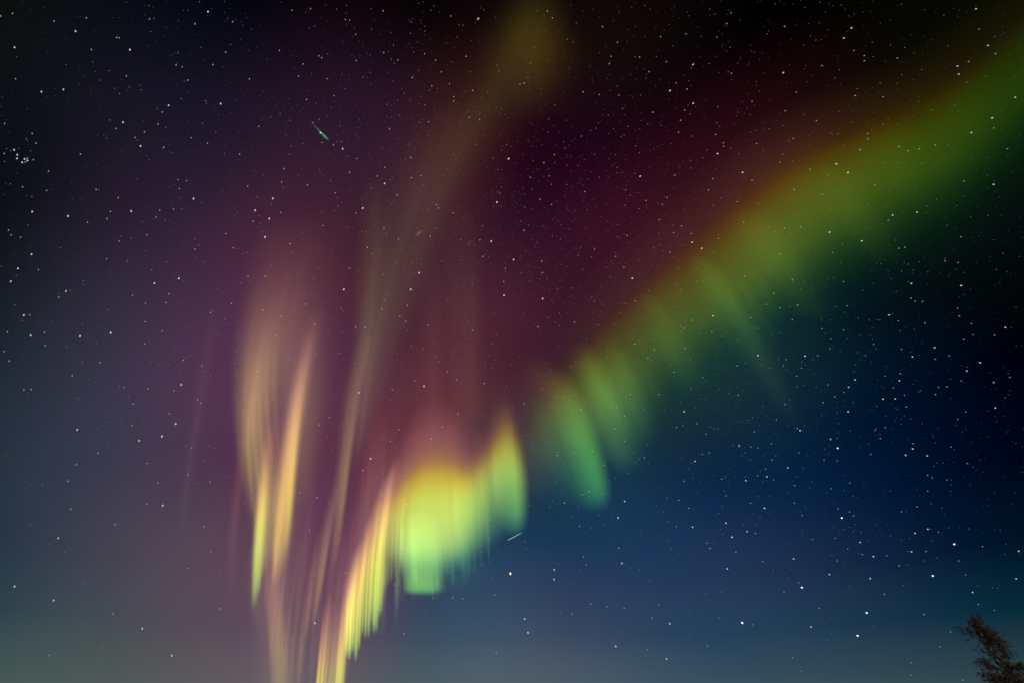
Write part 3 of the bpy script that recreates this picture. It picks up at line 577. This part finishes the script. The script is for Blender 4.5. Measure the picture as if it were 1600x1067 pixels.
1200 800|461,35,4 535,22,2 214,19,2 410,91,1 472,106,1 508,93,1 536,119,1 576,187,3 420,162,2 278,168,2 216,117,1 498,229,2 590,263,2 567,254,1 659,276,3 742,271,2 820,333,2 397,268,1 432,303,2 160,290,3 146,354,1 384,388,3 639,413,3 191,440,2 212,470,4 100,497,2 320,600,2 391,664,1 269,716,3 390,759,1 371,800,1 154,908,2 209,992,2 617,628,4 560,771,4 660,708,1 727,511,2 844,457,1 510,461,1 896,939,2 895,1017,2 1030,397,4 1164,199,4 919,131,3 999,105,3 1018,105,1 1065,124,2 1029,175,1 897,246,3 873,244,1 988,244,2 979,303,1 1055,284,1 1191,303,2 1341,214,2 1256,103,1 1130,96,1 1478,261,1 1567,243,3 1551,415,3 1451,113,1 1234,391,2 1279,500,3 1311,461,1 1404,470,1 1314,574,2 1416,612,2 975,637,2 1141,746,2 1077,840,2 1218,1047,2 766,145,1 885,163,1 545,76,1 32,359,1 128,408,1 583,123,1 870,328,1"""
CLUSTER = "870,150,1 915,220,1 1205,303,2 215,490,1 140,648,2 470,525,3 575,690,3 565,812,3 820,830,3 912,798,2 915,880,3 740,942,3 840,930,2 1112,855,2 1015,557,1 617,480,1 345,552,1 150,915,1"
SIZE = {4: 1.35, 3: 1.02, 2: .8, 1: .66, 0: .6}
LUM = {4: 1.25, 3: .62, 2: .31, 1: .16}
TINT = {'white': (.97, .98, 1.0), 'bluish': (.78, .87, 1.0), 'orange': (1.0, .88, .72)}


def star_mat(name, tint, lum):
    m, N, L = new_mat(name)
    out = N.new('ShaderNodeOutputMaterial')
    em = N.new('ShaderNodeEmission')
    em.inputs[0].default_value = (*TINT[tint], 1)
    em.inputs[1].default_value = lum
    L.new(em.outputs[0], out.inputs[0])
    m.cycles.emission_sampling = 'NONE'
    return m


SM = {(t, k): star_mat('%s_star_light' % t, t, LUM[k]) for t in TINT for k in LUM}


def star_frame(d, px, long_):
    """Matrix of a star's body: a ball, slightly drawn out along the way the sky turns."""
    t = np.cross(POLE, d)
    s = np.linalg.norm(t)
    t = t / s if s > 1e-3 else np.cross(d, [0, 0, 1.0])
    t = t / np.linalg.norm(t)
    b = np.cross(d, t)
    cosv = float(d @ np.array([0, math.cos(PITCH), math.sin(PITCH)]))
    r = STAR_R * px / FPX * cosv ** 1.5
    M = np.eye(4)
    M[:3, 0] = t * r * (1 + long_ * min(s, 1))
    M[:3, 1] = b * r
    M[:3, 2] = d * r
    M[:3, 3] = d * STAR_R + EYE
    return M


def ball_mesh(name, sub):
    bm = bmesh.new()
    bmesh.ops.create_icosphere(bm, subdivisions=sub, radius=1)
    me = bpy.data.meshes.new(name)
    bm.to_mesh(me)
    bm.free()
    return me


BALL = {}
for key, m in SM.items():
    me = ball_mesh('star', 2)
    me.materials.append(m)
    BALL[key] = me

rnd = random.Random(11)
stars = []
for line in TILES.strip().split('\n'):
    off, body = line.split('|')
    ox, oy = map(float, off.split())
    for q in body.split():
        a, b, k = q.split(',')
        stars.append([ox + float(a) / 4, oy + float(b) / 4, int(k), False])
for q in CLUSTER.split():
    a, b, k = q.split(',')
    stars.append([float(a) / 21.34, 210 + float(b) / 21.34, int(k), True])
poly = np.array([800, 534])


def rank(s):
    return (-(s[2] + (.6 if s[3] else 0)), -math.hypot(s[0] - 800, s[1] - 534))


stars.sort(key=rank)
big, small = stars[:300], stars[300:]


def arc_y(x):
    return np.interp(x, [560, 640, 740, 820, 950, 1080, 1200, 1300, 1450, 1600], [960, 820, 780, 720, 640, 540, 430, 340, 230, 110])


def region(x, y):
    if x < 390:
        if y < 260:
            return ('the black upper sky over the purple glow', 'stars in the black upper sky')
        if y > 800:
            return ('the grey low sky by the foot of the tan curtain', 'stars in the grey low sky')
        return ('the blue and purple sky beside the tan curtain', 'stars beside the tan curtain')
    if x > 560 and y > arc_y(x) + 75:
        if y > 900:
            return ('the pale blue low sky under the green band', 'stars in the pale low sky')
        return ('the dark blue sky under the green band', 'stars under the green band')
    if x > 640 and abs(y - arc_y(x)) <= 75:
        return ('the light of the green band', 'stars in the green band')
    if x < 640 and y > 400:
        return ('the light of the tan and yellow rays', 'stars among the yellow rays')
    if y < 130:
        return ('the black sky along the top edge', 'stars along the top edge')
    return ('the crimson sky above the green band', 'stars in the crimson sky')


SPECIAL = {(1309, 700): ('brightest steady round star in the dark blue sky under the green band', 4),
           (797, 896): ('bright star hanging alone just beside the lower lobe of the green patch', 4),
           (1315, 809): ('large white star drawn out a little, just under the brightest round star', 4),
           (1160, 972): ('large pale star low in the blue sky with a dim star close beside it', 4),
           (1354, 957): ('orange star low in the blue sky, between the lowest big stars', 4),
           (1340, 993): ('lowest of the large white stars in the blue sky near the tree', 4),
           (1457, 899): ('large white star above the tree top in the dark blue sky', 4),
           (1253, 917): ('large white star with a smaller star touching it from above', 4)}
for x, y, k, clus in big:
    d = sky_dir(x, y)
    tint = 'bluish' if clus else rnd.choices(['white', 'bluish', 'orange'], [.62, .26, .12])[0]
    sp = None
    for (sx, sy), q in SPECIAL.items():
        if abs(sx - x) < 2.5 and abs(sy - y) < 2.5:
            sp = q
    if sp and 'orange' in sp[0]:
        tint = 'orange'
    o = bpy.data.objects.new('star', BALL[(tint, k)])
    COL.objects.link(o)
    if clus:
        px, lg = SIZE[k] * 1.1, .5
    else:
        px, lg = SIZE[k] * rnd.uniform(.92, 1.08), .75
    if sp and 'round' in sp[0]:
        lg = .0
    o.matrix_world = Matrix(star_frame(d, px, lg).tolist())
    if sp:
        tag(o, sp[0], 'star', 'notable bright stars')
    elif clus:
        tag(o, 'blue-white star in the tight little cluster at the edge of the black sky', 'star', 'stars of the tight cluster')
    else:
        t, g = region(x, y)
        size = {4: 'bright', 3: 'bright', 2: 'small'}.get(k, 'small')
        tag(o, '%s white star in %s' % (size, t), 'star', '%s %s' % (size, g))

# the hundreds of smaller ones: one field of tiny glowing balls
levels = [('white', .17), ('bluish', .18), ('white', .34), ('orange', .22), ('white', .13), ('bluish', .085), ('white', .05), ('orange', .09)]
fm = [star_mat('faint_star_light', t, l) for t, l in levels]
base = ball_mesh('tmp', 1)
bv = np.array([v.co[:] for v in base.vertices])
bf = [tuple(p.vertices) for p in base.polygons]
bpy.data.meshes.remove(base)
FV, FF, FM = [], [], []


def add_star(x, y, px, lg, mi):
    M = star_frame(sky_dir(x, y), px, lg)
    n = len(FV)
    P = bv @ M[:3, :3].T + M[:3, 3]
    FV.extend(map(tuple, P))
    for f in bf:
        FF.append(tuple(n + i for i in f))
        FM.append(mi)


for x, y, k, clus in small:
    if k >= 2:
        add_star(x, y, SIZE[2] * rnd.uniform(.9, 1.05), .6, 2)
    else:
        add_star(x, y, SIZE[1] * rnd.uniform(.9, 1.05), .6, rnd.choices([0, 1, 3], [.6, .25, .15])[0])


def density(x, y):
    """Thicker along the Milky Way, thin in the haze near the horizon."""
    c = .25
    for cx, cy, rx, ry, a in ((700, 330, 230, 200, 1.0), (900, 380, 260, 220, 1.0), (1000, 520, 220, 160, .9), (1150, 680, 160, 110, .7), (520, 220, 120, 80, .7), (620, 480, 240, 160, .6),
                              (560, 120, 260, 120, .45), (900, 170, 300, 140, .5), (1330, 830, 160, 110, .5), (380, 330, 160, 150, .3)):
        c = max(c, a * math.exp(-((x - cx) / rx) ** 2 - ((y - cy) / ry) ** 2))
    c *= min(1, max(.06, (1010 - y) / 260))
    if x < 260:
        c *= .6
    return c


n = 0
while n < 3800:
    x, y = rnd.uniform(-30, 1630), rnd.uniform(-30, 1080)
    if rnd.random() < density(x, y):
        mi = rnd.choices([4, 5, 6, 7], [.12, .3, .44, .14])[0]
        add_star(x, y, .62 * rnd.uniform(.8, 1.1), .5, mi)
        n += 1
n = 0                               # the sky goes on beyond the picture
while n < 1400:
    x, y = rnd.uniform(-700, 2300), rnd.uniform(-600, 1090)
    if -30 < x < 1630 and -30 < y < 1080 or sky_dir(x, y)[2] < .03:
        continue
    add_star(x, y, .7 * rnd.uniform(.8, 1.3), .5, rnd.choices([0, 1, 4, 5, 6], [.1, .08, .2, .3, .32])[0])
    n += 1
me = bpy.data.meshes.new('faint_stars')
me.from_pydata(FV, [], FF)
for m in fm:
    me.materials.append(m)
me.polygons.foreach_set('material_index', FM)
o = obj('faint_stars', me)
o['kind'] = 'stuff'
o['label'] = 'thousands of faint stars scattered over the night sky'


# ------------------------------------------------------------------ meteor, satellite glint, far galaxy
def spindle(name, p0, p1, r0, r1, rmax, stops, dist, clear=True):
    """A tapered streak of light from p0 to p1; r in photo pixels at tail, head and widest."""
    a, b = sky_dir(*p0) * dist, sky_dir(*p1) * dist
    ax = (b - a)
    ln = np.linalg.norm(ax)
    ax /= ln
    s = np.cross(ax, (a + b) / 2)
    s /= np.linalg.norm(s)
    t = np.cross(ax, s)
    k = dist / FPX * float(sky_dir(*p0) @ np.array([0, math.cos(PITCH), math.sin(PITCH)]))
    V, F, UV = [], [], []
    n, sg = 24, 12
    for i in range(n + 1):
        f = i / n
        r = np.interp(f, [0, .8, .94, 1], [r0, rmax, rmax * .75, r1]) * k
        for j in range(sg):
            an = j * math.tau / sg
            V.append(tuple(a + ax * ln * f + (s * math.cos(an) + t * math.sin(an)) * r + EYE))
            UV.append((.5, f))
    for i in range(n):
        for j in range(sg):
            j2 = (j + 1) % sg
            F.append((i * sg + j, i * sg + j2, (i + 1) * sg + j2, (i + 1) * sg + j))
    F.append(tuple(reversed(range(sg))))
    F.append(tuple(n * sg + j for j in range(sg)))
    me = bpy.data.meshes.new(name)
    me.from_pydata(V, [], F)
    lay = me.uv_layers.new(name='UVMap')
    for lp in me.loops:
        lay.data[lp.index].uv = UV[lp.vertex_index]
    for f in me.polygons:
        f.use_smooth = True
    me.materials.append(glow_material(name + '_glow', stops, [(0, (1, 1, 1)), (1, (1, 1, 1))], None, 'LINEAR'))
    return obj(name, me)


o = spindle('meteor', (482, 187.5), (513.5, 219.5), .25, .25, 1.5,
            [(0, (.0, .0, .0)), (.25, (.03, .05, .04)), (.5, (.015, .13, .07)), (.8, (.012, .33, .15)), (.95, (.005, .22, .11)), (1, (0, .02, .01))], 24000)
tag(o, 'short green meteor streak falling across the purple upper sky', 'meteor')
o = spindle('meteor', (793.5, 843.5), (815, 832), .45, .45, .75,
            [(0, (.35, .42, .45)), (.6, (.22, .28, .34)), (1, (.15, .2, .26))], 24000)  # exposure trail of a passing satellite, built as a glowing streak
tag(o, 'tiny thin white streak of a satellite just under the edge of the green patch', 'meteor')


def galaxy():
    d = sky_dir(654.5, 364.5)
    tu = sky_dir(660, 360) - sky_dir(649, 369)
    t = tu - d * (tu @ d)
    t /= np.linalg.norm(t)
    b = np.cross(d, t)
    V, F = [], []
    for sc in (1.0, .72, .48, .28):
        n = len(V)
        M = np.array([t * 8.5 * sc, b * 3.0 * sc, d * 8.5 * sc]).T * (STAR_R * .98 / FPX * .88)
        bm = bmesh.new()
        bmesh.ops.create_icosphere(bm, subdivisions=3, radius=1)
        V.extend(tuple(M @ np.array(v.co[:]) + d * STAR_R * .98 + EYE) for v in bm.verts)
        F.extend(tuple(n + v.index for v in f.verts) for f in bm.faces)
        bm.free()
    me = bpy.data.meshes.new('galaxy')
    me.from_pydata(V, [], F)
    m, N, L = new_mat('galaxy_glow')
    out = N.new('ShaderNodeOutputMaterial')
    em = N.new('ShaderNodeEmission')
    em.inputs[0].default_value = (.9, 1, .85, 1)
    em.inputs[1].default_value = .008
    tr = N.new('ShaderNodeBsdfTransparent')
    ad = N.new('ShaderNodeAddShader')
    L.new(em.outputs[0], ad.inputs[0])
    L.new(tr.outputs[0], ad.inputs[1])
    L.new(ad.outputs[0], out.inputs[0])
    m.cycles.emission_sampling = 'NONE'
    me.materials.append(m)
    o = obj('galaxy', me)
    tag(o, 'tiny blurred grey oval smudge of a galaxy in the dim crimson sky', 'galaxy')


galaxy()

# ------------------------------------------------------------------ the birch top at the corner
TREE_Y = 52.0


def tree_pt(x, y, dy=0.0):
    d = sky_dir(x, y)
    return Vector(EYE + d * ((TREE_Y + dy) / d[1]))


def bark_material():
    m, N, L = new_mat('birch_bark')
    out = N.new('ShaderNodeOutputMaterial')
    p = N.new('ShaderNodeBsdfPrincipled')
    t = N.new('ShaderNodeTexCoord')
    mp = N.new('ShaderNodeMapping')
    mp.inputs['Scale'].default_value = (3, 3, 1.1)
    n = N.new('ShaderNodeTexNoise')
    n.inputs['Scale'].default_value = 1.6
    n.inputs['Detail'].default_value = 5
    r = N.new('ShaderNodeValToRGB')
    r.color_ramp.elements[0].position = .56
    r.color_ramp.elements[0].color = (.05, .038, .028, 1)
    r.color_ramp.elements[1].position = .68
    r.color_ramp.elements[1].color = (.7, .64, .5, 1)
    L.new(t.outputs['Object'], mp.inputs[0])
    L.new(mp.outputs[0], n.inputs['Vector'])
    L.new(n.outputs[0], r.inputs[0])
    L.new(r.outputs[0], p.inputs['Base Color'])
    p.inputs['Roughness'].default_value = .7
    L.new(p.outputs[0], out.inputs[0])
    return m


def twig_material(name, c0, c1):
    m, N, L = new_mat(name)
    out = N.new('ShaderNodeOutputMaterial')
    p = N.new('ShaderNodeBsdfPrincipled')
    t = N.new('ShaderNodeTexCoord')
    n = N.new('ShaderNodeTexNoise')
    n.inputs['Scale'].default_value = 2.2
    n.inputs['Detail'].default_value = 4
    r = N.new('ShaderNodeValToRGB')
    r.color_ramp.elements[0].position = .35
    r.color_ramp.elements[0].color = (*c0, 1)
    r.color_ramp.elements[1].position = .65
    r.color_ramp.elements[1].color = (*c1, 1)
    L.new(t.outputs['Object'], n.inputs['Vector'])
    L.new(n.outputs[0], r.inputs[0])
    L.new(r.outputs[0], p.inputs['Base Color'])
    p.inputs['Roughness'].default_value = .8
    L.new(p.outputs[0], out.inputs[0])
    return m


class Tubes:
    def __init__(self):
        self.V, self.F = [], []

    def tube(self, pts, radii, sg=6):
        n0 = len(self.V)
        for i, p in enumerate(pts):
            ax = (pts[min(i + 1, len(pts) - 1)] - pts[max(i - 1, 0)]).normalized()
            s = ax.cross(Vector((.3, 1, .2))).normalized()
            t = ax.cross(s)
            for j in range(sg):
                a = j * math.tau / sg
                self.V.append(p + (s * math.cos(a) + t * math.sin(a)) * radii[i])
        for i in range(len(pts) - 1):
            for j in range(sg):
                k = (j + 1) % sg
                self.F.append((n0 + i * sg + j, n0 + i * sg + k, n0 + (i + 1) * sg + k, n0 + (i + 1) * sg + j))
        self.F.append(tuple(n0 + j for j in reversed(range(sg))))
        self.F.append(tuple(n0 + (len(pts) - 1) * sg + j for j in range(sg)))

    def leaf(self, p, d, side, ln, w):
        n0 = len(self.V)
        self.V += [p, p + d * ln * .5 + side * w, p + d * ln, p + d * ln * .5 - side * w]
        self.F.append((n0, n0 + 1, n0 + 2, n0 + 3))

    def build(self, name, mat, parent):
        org = Vector(parent.location)
        me = bpy.data.meshes.new(name)
        me.from_pydata([v - org for v in self.V], [], self.F)
        for f in me.polygons:
            f.use_smooth = True
        me.materials.append(mat)
        o = bpy.data.objects.new(name, me)
        COL.objects.link(o)
        o.parent = parent
        return o


def build_tree():
    R = random.Random(5)
    V3 = lambda s: Vector((R.gauss(0, s), R.gauss(0, s), R.gauss(0, s)))
    # trunk
    px = [(1578, 1067), (1571, 1053), (1562, 1037), (1553, 1022), (1545, 1009), (1537, 996), (1530, 985), (1525, 975), (1521, 966)]
    top = [tree_pt(x, y) for x, y in px]
    foot = Vector((top[0].x + .55, TREE_Y, 0))
    trunk = [foot.lerp(top[0], t) + (Vector((0, 0, 0)) if t in (0,) else V3(.03)) for t in (0, .08, .3, .55, .8)] + top
    n = len(trunk)
    rad = [.30, .24, .21, .19, .17] + list(np.linspace(.15, .012, len(top)))
    T = thing('birch_tree', tuple(foot), 'dark bare birch tree with drooping brown twigs, its top leaning at the corner', 'tree')
    tb = Tubes()
    tb.tube(trunk, rad, 10)
    tb.build('trunk', bark_material(), T)
    limbs, crown, leaves = Tubes(), Tubes(), Tubes()

    def nearest(p):
        """A place on the trunk below p for its limb to leave from."""
        best = min(range(len(top)), key=lambda i: abs((top[i] - p).length - .9) + max(0, top[i].z - p.z + .5) * 2)
        return top[best], rad[5 + best]

    clumps = [(1523, 972, 6, 7, 34), (1513, 989, 4, 7, 12), (1502, 981, 5, 3, 8), (1519, 965, 4, 5, 14), (1537, 984, 9, 7, 34), (1549, 991, 8, 7, 30), (1559, 1001, 8, 8, 34), (1567, 1013, 8, 8, 34), (1574, 1021, 5, 5, 18),
              (1548, 1010, 8, 8, 26), (1536, 1033, 6, 5, 24), (1547, 1040, 8, 7, 30), (1552, 1056, 9, 8, 34), (1561, 1028, 8, 9, 32), (1576, 1038, 10, 7, 34), (1590, 1038, 8, 5, 20), (1601, 1042, 8, 6, 22),
              (1583, 1054, 11, 9, 40), (1544, 1060, 6, 5, 18), (1566, 1058, 9, 8, 34), (1534, 1014, 5, 6, 10), (1543, 1000, 8, 8, 30), (1531, 986, 6, 7, 26), (1554, 1000, 8, 8, 26), (1612, 1060, 10, 8, 26), (1598, 1066, 10, 7, 26),
              (1536, 1052, 4, 4, 6), (1525, 980, 6, 7, 20), (1571, 1046, 8, 8, 26), (1528, 962, 4, 3, 4)]
    clumps += [(1560 + R.uniform(-60, 70), 1085 + R.uniform(0, 26), 14, 10, 24) for _ in range(10)]
    sc = .058
    for (x, y, rx, ry, cnt) in clumps:
        dy = R.uniform(-.9, .9)
        c = tree_pt(x, y, dy)
        s, sr = nearest(c)
        mid = s.lerp(c, .5) + Vector((0, dy * .2, .12))
        r0 = min(sr * .5, .05)
        limbs.tube([s, mid, c], [r0, r0 * .7, r0 * .35], 5)
        grow = (c - s).normalized()
        for k in range(cnt):
            p0 = s.lerp(c, R.uniform(.45, 1.0)) + V3(.08)
            tgt = c + Vector((R.gauss(0, .55) * rx * sc * 1.15, R.gauss(0, .5), R.gauss(0, .55) * ry * sc * 1.15))
            tgt += Vector((-.18, 0, .22)) * R.uniform(-.6, .8)
            m1 = p0.lerp(tgt, .5) + V3(.05)
            m2 = tgt + Vector((R.gauss(0, .1), R.gauss(0, .1), -R.uniform(.05, .3)))
            crown.tube([p0, m1, tgt, m2], [.014, .010, .007, .003], 3)
            for q in range(20):
                f = R.random()
                b = m1.lerp(tgt, f) if R.random() < .55 else tgt.lerp(m2, f)
                d = (Vector((-.3, 0, -.5)) + V3(.6)).normalized()
                sd = d.cross(V3(1)).normalized()
                leaves.leaf(b + V3(.03), d, sd, R.uniform(.07, .15), R.uniform(.016, .034))
    # drooping branches below the frame
    for k in range(40):
        f = R.uniform(.3, .98)
        s = foot.lerp(top[0], f)
        a = R.uniform(0, math.tau)
        ln = R.uniform(1.2, 2.6) * (1.1 - .35 * f)
        out = Vector((math.cos(a), math.sin(a), 0))
        e = s + out * ln + Vector((0, 0, ln * R.uniform(.3, .8)))
        limbs.tube([s, s.lerp(e, .5) + Vector((0, 0, .15)), e], [.05, .035, .015], 5)
        for j in range(16):
            p0 = s.lerp(e, R.uniform(.35, 1))
            p1 = p0 + out * R.uniform(.1, .5) + V3(.2)
            p2 = p1 - Vector((0, 0, R.uniform(.4, 1.1))) + V3(.1)
            crown.tube([p0, p1, p2], [.012, .008, .003], 3)
            for q in range(6):
                b = p1.lerp(p2, R.random())
                d = (Vector((0, 0, -.8)) + V3(.6)).normalized()
                leaves.leaf(b, d, d.cross(V3(1)).normalized(), R.uniform(.06, .12), R.uniform(.015, .03))
    limbs.build('limbs', bark_dark, T)
    crown.V, crown.F = crown.V, crown.F
    n0 = len(crown.V)
    crown.V += leaves.V
    crown.F += [tuple(n0 + i for i in f) for f in leaves.F]
    crown.build('crown', twig_mat, T)


bark_dark = twig_material('dark_limb_bark', (.035, .025, .02), (.09, .07, .055))
twig_mat = twig_material('brown_twigs', (.075, .05, .046), (.19, .125, .105))
build_tree()
